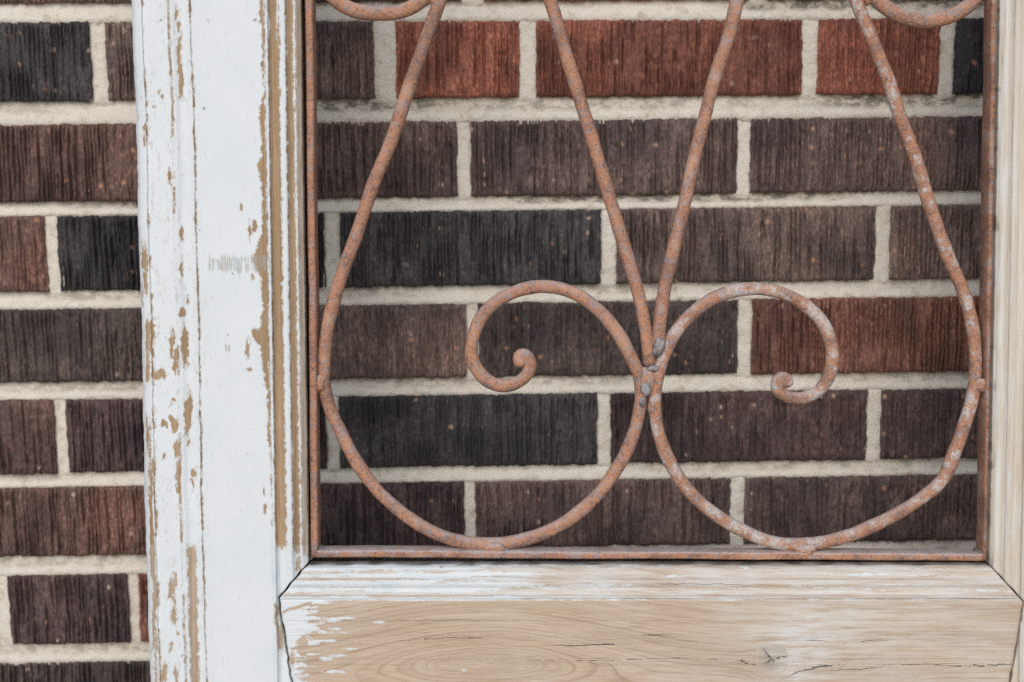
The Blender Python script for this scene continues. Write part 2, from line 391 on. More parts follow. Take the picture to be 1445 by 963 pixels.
DEEP = 0.022
def brick_mesh(w, h, seed, hi):
    stepx, stepz = (0.00046, 0.0024) if hi else (w / 7, h / 3)
    nx = max(3, int(round(w / stepx)) + 1); nz = max(3, int(round(h / stepz)) + 1)
    X, Z = np.meshgrid(np.linspace(-w / 2, w / 2, nx), np.linspace(-h / 2, h / 2, nz))
    dx = w / 2 - np.abs(X); dz = h / 2 - np.abs(Z)
    if hi:
        coarse = 1.0 + 0.35 * ((seed * 37) % 10 / 10.0)
        wx = X + 0.0005 * fbm(X * 90, Z * 110, seed + 3, 2) + 0.0004 * vn(X * 60, Z * 420, seed + 4)
        # vertical drag marks: narrow dark furrows between flat torn ribs
        c = wx / (0.00268 * (0.9 + 0.25 * coarse)) + 0.9 * vn(wx * 110, Z * 7, seed) + 0.5 * vn(wx * 40, Z * 16, seed + 1)
        k_ = np.floor(c); f_ = c - k_
        dk = np.clip(0.52 + 0.75 * vn(k_ * 1.37, Z * 38 + k_ * 3.1, seed + 2) + 0.45 * vn(X * 70, Z * 55, seed + 9), 0, 1)
        fur = np.exp(-((f_ - 0.5) / (0.17 + 0.11 * dk)) ** 2) * dk
        pit = sstep(0.35, 0.75, vn(X * 420, Z * 260, seed + 12)) * sstep(-0.2, 0.5, vn(X * 60, Z * 70, seed + 14))
        hold = 0.30 + 0.70 * sstep(0.0005, 0.0035, np.minimum(dz, dx))
        y = -(0.0034 + 0.0034 * ((seed * 13) % 11) / 10.0) * fur * hold - 0.0026 * pit * hold + 0.0006 * fbm(X * 300, Z * 260, seed + 30, 3)
        y += 0.0006 * vn(X * 30, Z * 40, seed + 41)
        e1 = np.minimum(dx, dz)
        jag = 0.0006 * (vn(wx * 420, Z * 0 + np.sign(Z) * 7, seed + 51) + 0.6 * vn(X * 120, Z * 0 + np.sign(Z), seed + 52))
        jx = 0.0006 * (vn(np.sign(X) * 5, Z * 300, seed + 61) + 0.8 * vn(np.sign(X), Z * 90, seed + 62))
        near_z = sstep(0.006, 0.0, dz); near_x = sstep(0.006, 0.0, dx)
        Z = Z + np.sign(Z) * (jag - 0.0004) * near_z
        X = X + np.sign(X) * jx * near_x
        y = y - 0.0022 * sstep(0.0035, 0.0, e1 + 0.0012 * vn(X * 200, Z * 200, seed + 70))
    else:
        y = 0.0006 * vn(X * 60, Z * 80, seed) - 0.002 * (np.minimum(dx, dz) < 1e-6)
    V = np.stack([X, -y, Z], -1).reshape(-1, 3)
    Fq = grid_faces(nz, nx)
    idx = np.arange(nz * nx).reshape(nz, nx)
    loop = np.concatenate([idx[0, :], idx[1:, -1], idx[-1, -2::-1], idx[-2:0:-1, 0]])
    B = V[loop].copy(); B[:, 1] = DEEP
    o = len(V); nl = len(loop); j = np.arange(nl); jn = (j + 1) % nl
    S = np.stack([loop[jn], loop[j], o + j, o + jn], -1)
    return np.concatenate([V, B]), np.concatenate([Fq, S])

joint_bed = []; joint_head = []
low_cache = {}
bi = 0
for ci, (top, bot, L, seen) in enumerate(courses):
    for k, (x0, x1, colr) in enumerate(L):
        xm = (x0 + x1) / 2; w = x1 - x0
        zt = top[0] + top[1] * xm; zb = bot[0] + bot[1] * xm; h = zt - zb
        hi = seen and x1 > -0.46 and x0 < 0.48
        bi += 1
        if hi:
            V, Fq = brick_mesh(w, h, 11 + bi * 5, True)
            o = mesh_obj('brick', V, Fq, M_BRICK, wall)
        else:
            key = (round(w, 3), round(h, 3))
            if key not in low_cache:
                V, Fq = brick_mesh(w, h, 300 + len(low_cache), False)
                o = mesh_obj('brick', V, Fq, M_BRICK, wall); low_cache[key] = o.data
            else:
                o = bpy.data.objects.new('brick', low_cache[key]); C.objects.link(o); o.parent = wall
        j = 1.16 + rng.uniform(-0.10, 0.10)
        o.color = (colr[0] * j, colr[1] * j, colr[2] * j, 1)
        o.location = (xm, rng.uniform(-0.0012, 0.0012), (zt + zb) / 2)
        o.rotation_euler = (0, -math.atan((top[1] + bot[1]) / 2), 0)
        if k:
            joint_head.append((ci, L[k - 1][1], x0, seen))

# mortar: a tooled joint, set back under the course above, all one bed
MV = []; MFc = []; MA = []
def add_patch(P, A):
    off = sum(len(v) for v in MV)
    nr, nc = P.shape[:2]
    MV.append(P.reshape(-1, 3)); MA.append(A.reshape(-1)); MFc.append(grid_faces(nr, nc, off))
for ci in range(len(courses) - 1):
    up, lo = courses[ci], courses[ci + 1]
    seen = up[3] or lo[3]
    xs = np.arange(WX0, WX1 + 1e-6, 0.0016 if seen else 0.02)
    zu = up[1][0] + up[1][1] * xs; zl = lo[0][0] + lo[0][1] * xs
    v = np.linspace(-0.22, 1.22, 12)
    X = np.broadcast_to(xs, (len(v), len(xs)))
    Z = zl + (zu - zl) * v[:, None]
    prof = np.interp(v, [-0.22, 0.0, 0.12, 0.5, 0.72, 0.95, 1.22], [-0.0060, -0.0034, -0.0028, -0.0042, -0.0060, -0.0074, -0.0078])[:, None]
    y = prof + 0.0007 * fbm(X * 160, Z * 200, 90 + ci, 3) + 0.0004 * vn(X * 45, Z * 90, 130 + ci) + 0.0008 * sstep(0.35, 0.8, vn(X * 210, Z * 230, 170 + ci))
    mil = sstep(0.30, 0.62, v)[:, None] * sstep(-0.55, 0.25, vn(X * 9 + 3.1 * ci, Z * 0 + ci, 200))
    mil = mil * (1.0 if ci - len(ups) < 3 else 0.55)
    add_patch(np.stack([X, -y, Z], -1), mil)
for ci, xa, xb, seen in joint_head:
    top, bot = courses[ci][0], courses[ci][1]
    xm = (xa + xb) / 2
    zs = np.arange(bot[0] + bot[1] * xm - 0.004, top[0] + top[1] * xm + 0.004, 0.0016 if seen else 0.02)
    v = np.linspace(-0.22, 1.22, 11)
    X = np.broadcast_to(xa + (xb - xa) * v, (len(zs), len(v))); Z = np.broadcast_to(zs[:, None], X.shape)
    prof = np.interp(v, [-0.22, 0.02, 0.2, 0.5, 0.8, 0.98, 1.22], [-0.0062, -0.0050, -0.0042, -0.0044, -0.0042, -0.0050, -0.0062])[None, :]
    y = prof + 0.0010 * fbm(X * 170, Z * 170, 400 + ci, 3) + 0.0006 * vn(X * 50, Z * 60, 430 + ci)
    y = y - 0.002 * sstep(0.004, 0.0, np.minimum(zs - zs[0], zs[-1] - zs))[:, None]
    add_patch(np.stack([X, -y, Z], -1), np.zeros(X.shape) + 0.12 * (vn(X * 40, Z * 40, 450) > 0.4))
# the body of the wall behind the joints
x0, x1, zz = WX0 - 0.002, WX1 + 0.002, WZ1 + 0.006
off = sum(len(v) for v in MV)
MV.append(np.array([(x, y, z) for y in (0.012, 0.11) for z in (0.0, zz) for x in (x0, x1)])); MA.append(np.zeros(8))
MFc.append(np.array([(0, 1, 3, 2), (4, 6, 7, 5), (0, 4, 5, 1), (2, 3, 7, 6), (0, 2, 6, 4), (1, 5, 7, 3)]) + off)
mesh_obj('mortar', np.concatenate(MV), np.concatenate(MFc), M_MORTAR, wall, True, {'mildew': ('FLOAT', np.concatenate(MA))})

# ------------------------------------------------------------------ wooden frame leaning on the wall
PXM = fp(723, 481)[0] - fp(722, 481)[0]          # one photo pixel on the frame, in metres (about 0.46 mm)
frame = thing('wooden_frame', 'weathered wooden frame with peeling white paint leaning on the brick wall', 'frame', MF)
THICK = 0.031
def line_s(x0, y0, x1, y1):
    a = fp(x0, y0); b = fp(x1, y1); k = (b[0] - a[0]) / (b[1] - a[1])
    return lambda t: a[0] + k * (t - a[1])
t_w = fp(722, -240)[1]
t_m = fp(722, -640)[1]                            # the ironwork is symmetrical about this height
t_rail = fp(915, 797)[1]                          # upper arris of the bottom rail
t_groove = fp(915, 846.5)[1]
t_top_arris = 2 * t_m - t_rail
# top of the frame: where its back edge meets the wall
T_TOP = t_top_arris + 0.11
for _ in range(500):
    p = MF @ Vector((0, T_TOP, -THICK))
    if p.y > -0.005: break
    T_TOP += 0.002
LEFT_PTS = [(-200, 181), (0, 186), (120, 190.5), (200, 193.3), (300, 195), (345, 195.5), (380, 197.3), (450, 200), (520, 201.5), (600, 202.6), (700, 204.2), (800, 207), (963, 213)]
lt = np.array([fp(x, y)[1] for y, x in LEFT_PTS]); ls = np.array([fp(x, y)[0] for y, x in LEFT_PTS])
o_ = np.argsort(lt); lt, ls = lt[o_], ls[o_]
def left_outer(t):
    base = np.interp(t, lt, ls)
    k0 = (ls[1] - ls[0]) / (lt[1] - lt[0]); k1 = (ls[-1] - ls[-2]) / (lt[-1] - lt[-2])
    base = np.where(t > lt[-1], ls[-1] + 0.6 * k1 * (t - lt[-1]), np.where(t < lt[0], ls[0] + k0 * (t - lt[0]), base))
    return base
left_inner = line_s(424, 0, 434.5, 762)
right_inner = line_s(1411, 0, 1396, 790)
right_outer = lambda t: right_inner(t) + 240 * PXM

def px_of(s, t):
    """photo coordinates of a point on the frame's front plane, to place the wear"""
    w = np.stack([FO[i] + FS[i] * s + FT[i] * t - CAM[i] for i in range(3)], -1)
    c = w @ np.array(R)
    return W / 2 + F * c[..., 0] / -c[..., 2], H / 2 - F * c[..., 1] / -c[..., 2]

OUT_A = [(0, -5.5), (1.5, -3.0), (4, -1.2), (8, -0.1), (11, 0.5), (13, 0.4), (14.5, -0.85), (16, -0.6), (19, -0.45), (47, -0.45), (49.5, -0.5), (51, -1.1),
         (53, -0.2), (55.5, 0.3), (58, -0.2), (62, -1.0), (67, -1.3), (73, -1.0), (77.5, -0.1), (79.5, 0.2), (81, -0.9), (83, 0.1), (86, 0.5), (90, 0.25), (100, 0)]
IN_E = [(0, -9.2), (3, -8.2), (6, -7.1), (8, -6.6), (9.5, -6.2), (11, -6.5), (15, -6.0), (20, -4.4), (22, -2.9), (24, -2.45), (30, -2.2), (31.5, -2.7), (34, -3.5),
        (40, -3.3), (44, -2.1), (45.5, -0.5), (47, 0.4), (49.5, 0.35), (51, -0.6), (52.5, -0.1), (58, 0)]
OA = np.array(OUT_A); IE = np.array(IN_E)
def n_out(a): return np.interp(a, OA[:, 0], OA[:, 1]) * 0.001
def n_in(e): return np.interp(e, IE[:, 0], IE[:, 1]) * 0.001

def along_ray(S, T, Nn):
    """front-plane measurement moved to its true depth"""
    f = (Nn / CL.z)[..., None]
    P = np.stack([S, T, np.zeros_like(S)], -1)
    return P + f * (np.array(CL) - P)

def ell(px, py, cx, cy, rx, ry):
    q = np.sqrt(((px - cx) / rx) ** 2 + ((py - cy) / ry) ** 2)
    return np.clip((1 - q) * min(rx, ry), -9, 9)
def band(x, lo, hi): return np.minimum(x - lo, hi - x)
def win(y, a, b, soft=14): return np.minimum(y - a, b - y) / soft

def close_back(V, rows, cols, T_first):
    pass

def solid(name, P, attrs, mat, groups=()):
    """front sheet P (rows x cols x 3) closed by side walls and a back"""
    nr, nc = P.shape[:2]
    V = P.reshape(-1, 3); Fq = grid_faces(nr, nc)
    q = V[Fq]
    area = np.linalg.norm(np.cross(q[:, 2] - q[:, 0], q[:, 3] - q[:, 1]), axis=1)
    ok = area > 1e-10
    fr = np.repeat(np.arange(nr - 1), nc - 1); fc = np.tile(np.arange(nc - 1), nr - 1)
    sub = []
    for gname, axis_, lo_, hi_ in groups:
        sel = ((fr if axis_ == 'r' else fc) >= lo_) & ((fr if axis_ == 'r' else fc) < hi_)
        sub.append((gname, Fq[ok & sel])); ok = ok & ~sel
    Fq = Fq[ok]
    idx = np.arange(nr * nc).reshape(nr, nc)
    loop = np.concatenate([idx[0, :], idx[1:, -1], idx[-1, -2::-1], idx[-2:0:-1, 0]])
    nl = len(loop); o = len(V)
    B = V[loop].copy(); B[:, 2] = -THICK
    j = np.arange(nl); jn = (j + 1) % nl
    S = np.stack([loop[jn], loop[j], o + j, o + jn], -1)
    back = [(o + np.arange(nl))[::-1].tolist()]
    at = {}
    for k_, (typ, a) in attrs.items():
        a = np.asarray(a)
        if typ == 'FLOAT_VECTOR':
            a = a.reshape(-1, 3); bb = a[loop].copy(); bb[:, 1] += 0.03
        else:
            a = a.reshape(-1); bb = a[loop] if k_ != 'grime_shade' else a[loop] * 0 + (0.95 if name == 'rail' else 0.12)  # rail side wall coloured dark for the shaded gap under the bar
        at[k_] = (typ, np.concatenate([a, bb]))
    def compact(VV, FF):
        used = np.unique(np.concatenate([np.asarray(f) for f in FF])) if isinstance(FF, list) else np.unique(FF)
        mp = np.full(len(VV), -1); mp[used] = np.arange(len(used))
        FF = [mp[np.asarray(f)].tolist() for f in FF] if isinstance(FF, list) else mp[FF].tolist()
        return used, VV[used], FF
    allV = np.concatenate([V, B])
    u_, v_, f_ = compact(allV, Fq.tolist() + S.tolist() + back)
    ob = mesh_obj(name, v_, f_, mat, frame, True, {k_: (ty, a[u_]) for k_, (ty, a) in at.items()})
    for gname, gf in sub:
        u_, v_, f_ = compact(allV, gf)
        mesh_obj(gname, v_, f_, mat, ob, True, {k_: (ty, a[u_]) for k_, (ty, a) in at.items()})
    return ob

def cracks_field(px, py, cracks):
    sdv = np.full(px.shape, 0.05); wv = np.full(px.shape, -1.0)
    for pts, wmax in cracks:
        xs = np.array([p[0] for p in pts]); ys = np.array([p[1] for p in pts])
        dd = py - (np.interp(px, xs, ys) + 0.8 * vn(px / 9, px * 0, int(xs[0])))
        wloc = 0.6 * wmax * np.clip(np.minimum(px - xs[0], xs[-1] - px) / (0.25 * (xs[-1] - xs[0])), -1, 1)
        use = (np.abs(dd) < np.abs(sdv / PXM)) & (np.abs(dd) < 5) & (wloc > -0.5)
        sdv = np.where(use, dd * PXM, sdv); wv = np.where(use, wloc * PXM, wv)
    return sdv, wv

# --- left stile: moulded outer edge, flat face, moulded inner edge mitred into the rail
ML, MB, MLB = (436.5, 791.5), (391.0, 845.5), (412.5, 975.0)   # the mitre and shoulder of the joint
def lerp_pts(t, pts):
    tt = np.array([p[1] for p in pts]); ss = np.array([p[0] for p in pts]); o = np.argsort(tt)
    return np.interp(t, tt[o], ss[o])
sh_bot = (fp(456, BOTTOM_PY)[0], 0.0)
joint_L = [fp(*ML), fp(414, 817.5), fp(*MB), fp(396, 875), fp(403, 920), fp(408, 950), fp(*MLB), sh_bot]
GAP = 3.3 * PXM
def rows_t(lo_t, hi_t, fine):
    t1 = fp(722, -40)[1]
    a = np.arange(lo_t, min(hi_t, t1), fine)
    b = np.arange(min(hi_t, t1), hi_t, 0.006) if hi_t > t1 else np.array([])
    return np.unique(np.concatenate([a, b, [hi_t]]))

def stile_left():
    T = rows_t(0.0, T_TOP, 0.00075)
    sl = left_outer(T) + 0.00018 * vn(T * 300, T * 0, 5) + 0.0003 * vn(T * 60, T * 0, 6)
    si = left_inner(T) + 0.00010 * vn(T * 400, T * 0, 8)
    a = np.unique(np.concatenate([OA[:, 0], np.arange(0, 101, 1.6)]))
    e = np.unique(np.concatenate([IE[:, 0], np.arange(0, 59, 1.6)]))[::-1]
    m = np.linspace(0, 1, 62)[1:-1]
    sa = sl[:, None] + a[None, :] * PXM
    se = si[:, None] - e[None, :] * PXM
    mid = sa[:, -1:] + (se[:, :1] - sa[:, -1:]) * m
    S = np.concatenate([sa, mid, se], 1)
    N = np.concatenate([np.broadcast_to(n_out(a), sa.shape), np.zeros(mid.shape), np.broadcast_to(n_in(e), se.shape)], 1)
    A = (S - sl[:, None]) / PXM; E = (si[:, None] - S) / PXM
    T2 = np.broadcast_to(T[:, None], S.shape)
    # cut by the mitre and the rail's shoulder, mirrored at the head
    tl = np.where(T > t_m, 2 * t_m - T, T)
    lim = lerp_pts(tl, joint_L) + 0.0004 * vn(T * 260, T * 0, 31)
    lim = np.where(tl < fp(*ML)[1], lim, 9.0)
    S = np.minimum(S, lim[:, None])
    E2 = (si[:, None] - S) / PXM
    N = np.where(A > 100, n_in(E2), N)
    N = np.where((S >= lim[:, None] - 1e-9), N - 0.0006, N)
    N = N + 0.00012 * fbm(S * 60, T2 * 25, 12, 3) + 0.00010 * vn(S * 500, T2 * 120, 13)
    P = along_ray(S, T2, N)
    px, py = px_of(S, T2)
    a_, e_ = (S - sl[:, None]) / PXM, E2
    y = py
    # ---- wear. + bare wood, - paint
    B = np.full(S.shape, -8.0)
    up = lambda v: np.maximum(B, v)
    rag = 1.6 * vn(px * 0.0, y / 7, 71) + 1.2 * vn(px * 0, y / 2.8, 72)
    # cove and ogee rubbed to wood
    B = up(np.minimum(band(e_, 31 + 0.5 * rag, 45.5), np.minimum(win(y, -900, 772, 10) * 4, 6)))
    B = np.where((e_ < 46) & (e_ > 31), B - 2.6 * sstep(0.1, 0.7, vn(px / 3, y / 40, 73)) * (y < 60), B)
    B = up(np.minimum(band(e_, 11.2, 21.0 + 0.5 * rag), np.minimum(win(y, -900, 780, 8) * 4, 6)))
    B = up(np.minimum(band(e_, 11.5, 17.0), win(y, 786, 806, 4) * 3))
    B = up(np.minimum(band(e_, -3, 7.6), win(y, -900, 782, 10) * 4))
    # scraped strip on the flat beside the bead
    xb = np.interp(y, [-200, 0, 60, 130, 165, 195, 235, 262, 300, 335, 350, 362, 385, 400, 440, 466, 474, 490, 515, 540, 560, 590, 605, 625, 650, 700, 800],
                   [363, 366, 369, 372, 365, 371, 364.5, 369, 371, 369, 362, 357, 364, 370, 371, 366, 357, 366, 371, 374, 377, 379.5, 376.5, 379, 381.5, 383, 386.5])
    edge_x = px + e_ - 51.2
    B = up(np.minimum(np.minimum(px - xb + rag, edge_x - px + 0.5), np.minimum(win(y, -900, 742, 8) * 3, 6)) - 0.4)
    B = np.where((e_ > 51) & (e_ < 62) & (y > 640), B - 1.2 * (vn(px * 0, y / 22, 75) > 0.0), B)
    # scrapes across the flat
    yy = y - 2.5 * vn(px / 7, 0 * y, 78)
    scr = np.clip(win(yy, 354, 391, 12), 0, 1) * np.clip(win(px, 286, 390, 9), 0, 1) * (0.75 + 0.25 * vn(px / 12, y * 0, 76))
    scr = np.maximum(scr, 0.8 * np.clip(win(yy, 478, 505, 11), 0, 1) * np.clip(win(px, 293, 356, 8), 0, 1) * sstep(-0.1, 0.4, vn(px / 7 + 9, y * 0, 79)))
    # outer mouldings
    B = up(np.minimum(band(a_, 49.4, 52.2), 2) - 0.6 - 2.6 * (vn(px * 0, y / 46, 81) > np.interp(y, [0, 140, 180, 420, 560, 963], [0.9, 0.7, -0.5, -0.1, 0.5, 0.4])))
    B = up(band(a_, 80.0, 82.0) - 0.3 - 1.4 * (vn(px * 0, y / 33, 82) > 0.25))
    B = up(band(a_, 13.6, 16.2) - 0.4 - 2.4 * (vn(px * 0, y / 31, 83) > np.interp(y, [0, 330, 420, 963], [-0.35, -0.2, 0.25, 0.2])))
    B = up(np.minimum(band(a_, 2, 11.5), np.minimum(win(y, 338, 420, 10) * 2, 3)) - 2.2 * (vn(px / 4, y / 26, 84) > -0.1))
    B = up(np.minimum(band(a_, 3, 12), np.minimum(win(y, 452, 545, 10) * 2, 3)) - 2.4 * (vn(px / 4, y / 22, 85) > 0.0))
    B = up(np.minimum(band(a_, 3.5, 12), np.minimum(win(y, 590, 1060, 10) * 2, 3)) - 2.6 * (vn(px / 3.0, y / 60, 86) > -0.05))
    B = up(np.minimum(band(a_, 61, 68 + rag * 0.6), np.minimum(win(y, 50, 137, 6) * 2, 2.5)) - 2.2 * (vn(px / 5, y / 16, 87) > 0.25))
    B = up(np.minimum(band(a_, 58.2 + 0.4 * rag, 70.2 + 0.6 * rag), np.minimum(win(y, 772, 1100, 6) * 3, 4)) - 2.4 * (vn(px / 5, y / 11, 88) > 0.62) * (y > 890))
    for cx, cy, rx, ry in [(258, 442, 4.5, 8), (260, 482, 4.5, 21), (263, 500, 3.5, 14), (256, 378, 2.2, 10), (257, 330, 2, 8), (265, 424, 1.6, 5),
                           (265, 590, 5.5, 22), (268, 574, 3.5, 17), (273, 667, 3, 4.5), (273, 683, 2.3, 7), (266, 624, 2, 3.5),
                           (223, 529, 10, 6), (231, 528, 4, 7), (231, 598, 5, 4.5), (243, 590, 4, 2.4), (246, 600, 5, 10), (240, 570, 2, 4), (244, 565, 3, 3),
                           (249, 636, 4.5, 11), (251, 665, 3.6, 22), (252, 690, 2.5, 10), (232, 644, 2.2, 5), (242, 490, 3, 15), (247, 510, 3.6, 14), (245, 480, 2.4, 12), (215, 470, 3.5, 20), (214, 495, 3, 12),
                           (243, 832, 4.2, 15), (246, 820, 3, 9), (246, 845, 2.5, 8), (245, 868, 3.2, 9), (247, 876, 2.6, 7), (242, 912, 2.2, 6), (252, 894, 2.6, 3), (248, 955, 2.2, 12), (232, 950, 3.5, 12),
                           (340, 293, 1.8, 4), (352, 326, 1.6, 9), (360, 320, 3, 7), (356, 391, 1.8, 5), (349, 494, 3, 9), (349, 490, 2, 10), (360, 472, 3, 7), (372, 693, 1.8, 5), (374, 717, 2.6, 6), (328, 389, 2, 1.4),
                           (351, 521, 4, 2), (204, 182, 2.0, 5), (204, 200, 2, 6), (250, 20, 2.4, 9), (251, 34, 2.4, 8), (226, 130, 2, 2), (229, 137, 2.4, 2), (240, 250, 2.6, 10),
                           (390, 870, 3.2, 8), (392, 885, 3, 14), (397, 900, 4.2, 18), (391, 858, 3, 5)]:
        B = up(ell(px + 2.2 * vn(px / 5, y / 5, int(cy)), y + 3.0 * vn(px / 4, y / 9, int(cx)), cx, cy, rx * 1.1, ry * 1.1) * 1.3 - 1.5 * sstep(0.0, 0.5, vn(px / 2.6, y / 8, 60)))
    B = B - 0.9 * (vn(px / 6, y / 6, 91) > 0.55)
    B = np.where(a_ < 82, np.maximum(B, -3.3 + 1.5 * fbm(px / 7, y / 34, 97, 3)), np.maximum(B, -4.2 + 1.6 * fbm(px / 12, y / 30, 98, 3)))
    teal = np.maximum(0 * S, 0.5 * (np.abs(px - (309 + (y - 610) * 0.08)) < 2.2) * ((y > 608) & (y < 650)))
    teal = np.maximum(teal, 0.45 * sstep(20, 6, np.hypot((px - 396) / 1.0, (y - 818) / 1.6)))
    teal = np.maximum(teal, 0.5 * ell(px, y, 365, 280, 6, 10).clip(0, 1))
    grime_shade = np.where((e_ < 0.6), 0.4, 0.0) * (vn(px * 0, y / 18, 95) > -0.4)
    gc = np.stack([T2, S, N], -1)
    ringc = S + 0.004 * fbm(S * 20, T2 * 3, 41, 2)
    z = np.zeros(S.shape)
    csd, cw = np.full(S.shape, 0.05), np.full(S.shape, -1.0)
    ob = solid('stile', P, {'gc': ('FLOAT_VECTOR', gc), 'ring': ('FLOAT', ringc), 'bare': ('FLOAT', np.clip(B, -8, 8)), 'wash': ('FLOAT', z + 0.25 * (y > 770) + 0.45 * (e_ < 8.5)), 'teal': ('FLOAT', teal), 'scr': ('FLOAT', scr),
                            'knot': ('FLOAT', z), 'grime_shade': ('FLOAT', grime_shade), 'csd': ('FLOAT', csd), 'cw': ('FLOAT', cw)}, M_PWOOD,
               [('outer_moulding', 'c', 0, int(np.searchsorted(a, 81.0))), ('inner_moulding', 'c', len(a) + len(m) + int(np.sum(e > 51.0)), 10 ** 6)])
    ob['label'] = 'white painted stile with moulded edges and paint rubbed to brown wood'
stile_left()

# --- right stile: stripped timber
JR = [fp(1397.5, 797.5), fp(1446.5, 849.5), fp(1426, 963), (fp(1376, BOTTOM_PY)[0], 0.0)]
def stile_right():
    T = rows_t(0.0, T_TOP, 0.0011)
    si = right_inner(T) + 0.00012 * vn(T * 300, T * 0, 108)
    e = np.unique(np.concatenate([IE[:, 0], np.arange(0, 59, 1.8), np.linspace(60, 225, 40), [232, 237, 240]]))
    S = si[:, None] + e[None, :] * PXM
    tl = np.where(T > t_m, 2 * t_m - T, T)
    lim = lerp_pts(tl, JR) + 0.0004 * vn(T * 260, T * 0, 131)
    lim = np.where(tl < JR[0][1], lim, -9.0)
    S = np.maximum(S, lim[:, None])
    E = (S - si[:, None]) / PXM
    T2 = np.broadcast_to(T[:, None], S.shape)
    N = n_in(E) * 0.9
    N = N - 0.004 * sstep(232, 240, E)
    N = np.where(S <= lim[:, None] + 1e-9, N - 0.0006, N)
    N = N + 0.00014 * fbm(S * 60, T2 * 25, 112, 3) + 0.00012 * vn(S * 700, T2 * 60, 113)
    P = along_ray(S, T2, N)
    px, py = px_of(S, T2)
    B = np.full(S.shape, 7.0)
    wash = 0.45 + 0.5 * (np.abs(E - 9) < 2.5) + 0.35 * sstep(0.0, 0.6, vn(px / 4, py / 90, 141)) + 0.3 * (np.abs(E - 21) < 1.5)
    grime_shade = 0.55 * (E < 1.0) + 0.5 * sstep(0.35, 0.8, vn(px / 6, py / 14, 142)) * (E < 6)
    z = np.zeros(S.shape)
    solid('stile', P, {'gc': ('FLOAT_VECTOR', np.stack([T2, S, N], -1)), 'ring': ('FLOAT', S + 0.004 * fbm(S * 18, T2 * 4, 143, 2)), 'bare': ('FLOAT', B), 'wash': ('FLOAT', np.clip(wash, 0, 1)),
                       'teal': ('FLOAT', z), 'knot': ('FLOAT', z), 'grime_shade': ('FLOAT', grime_shade), 'csd': ('FLOAT', z + 0.05), 'cw': ('FLOAT', z - 1)}, M_SWOOD,
          [('inner_moulding', 'c', 0, int(np.searchsorted(e, 51.0)))])['label'] = 'stripped bare pine stile beside the rusty side bar'
stile_right()

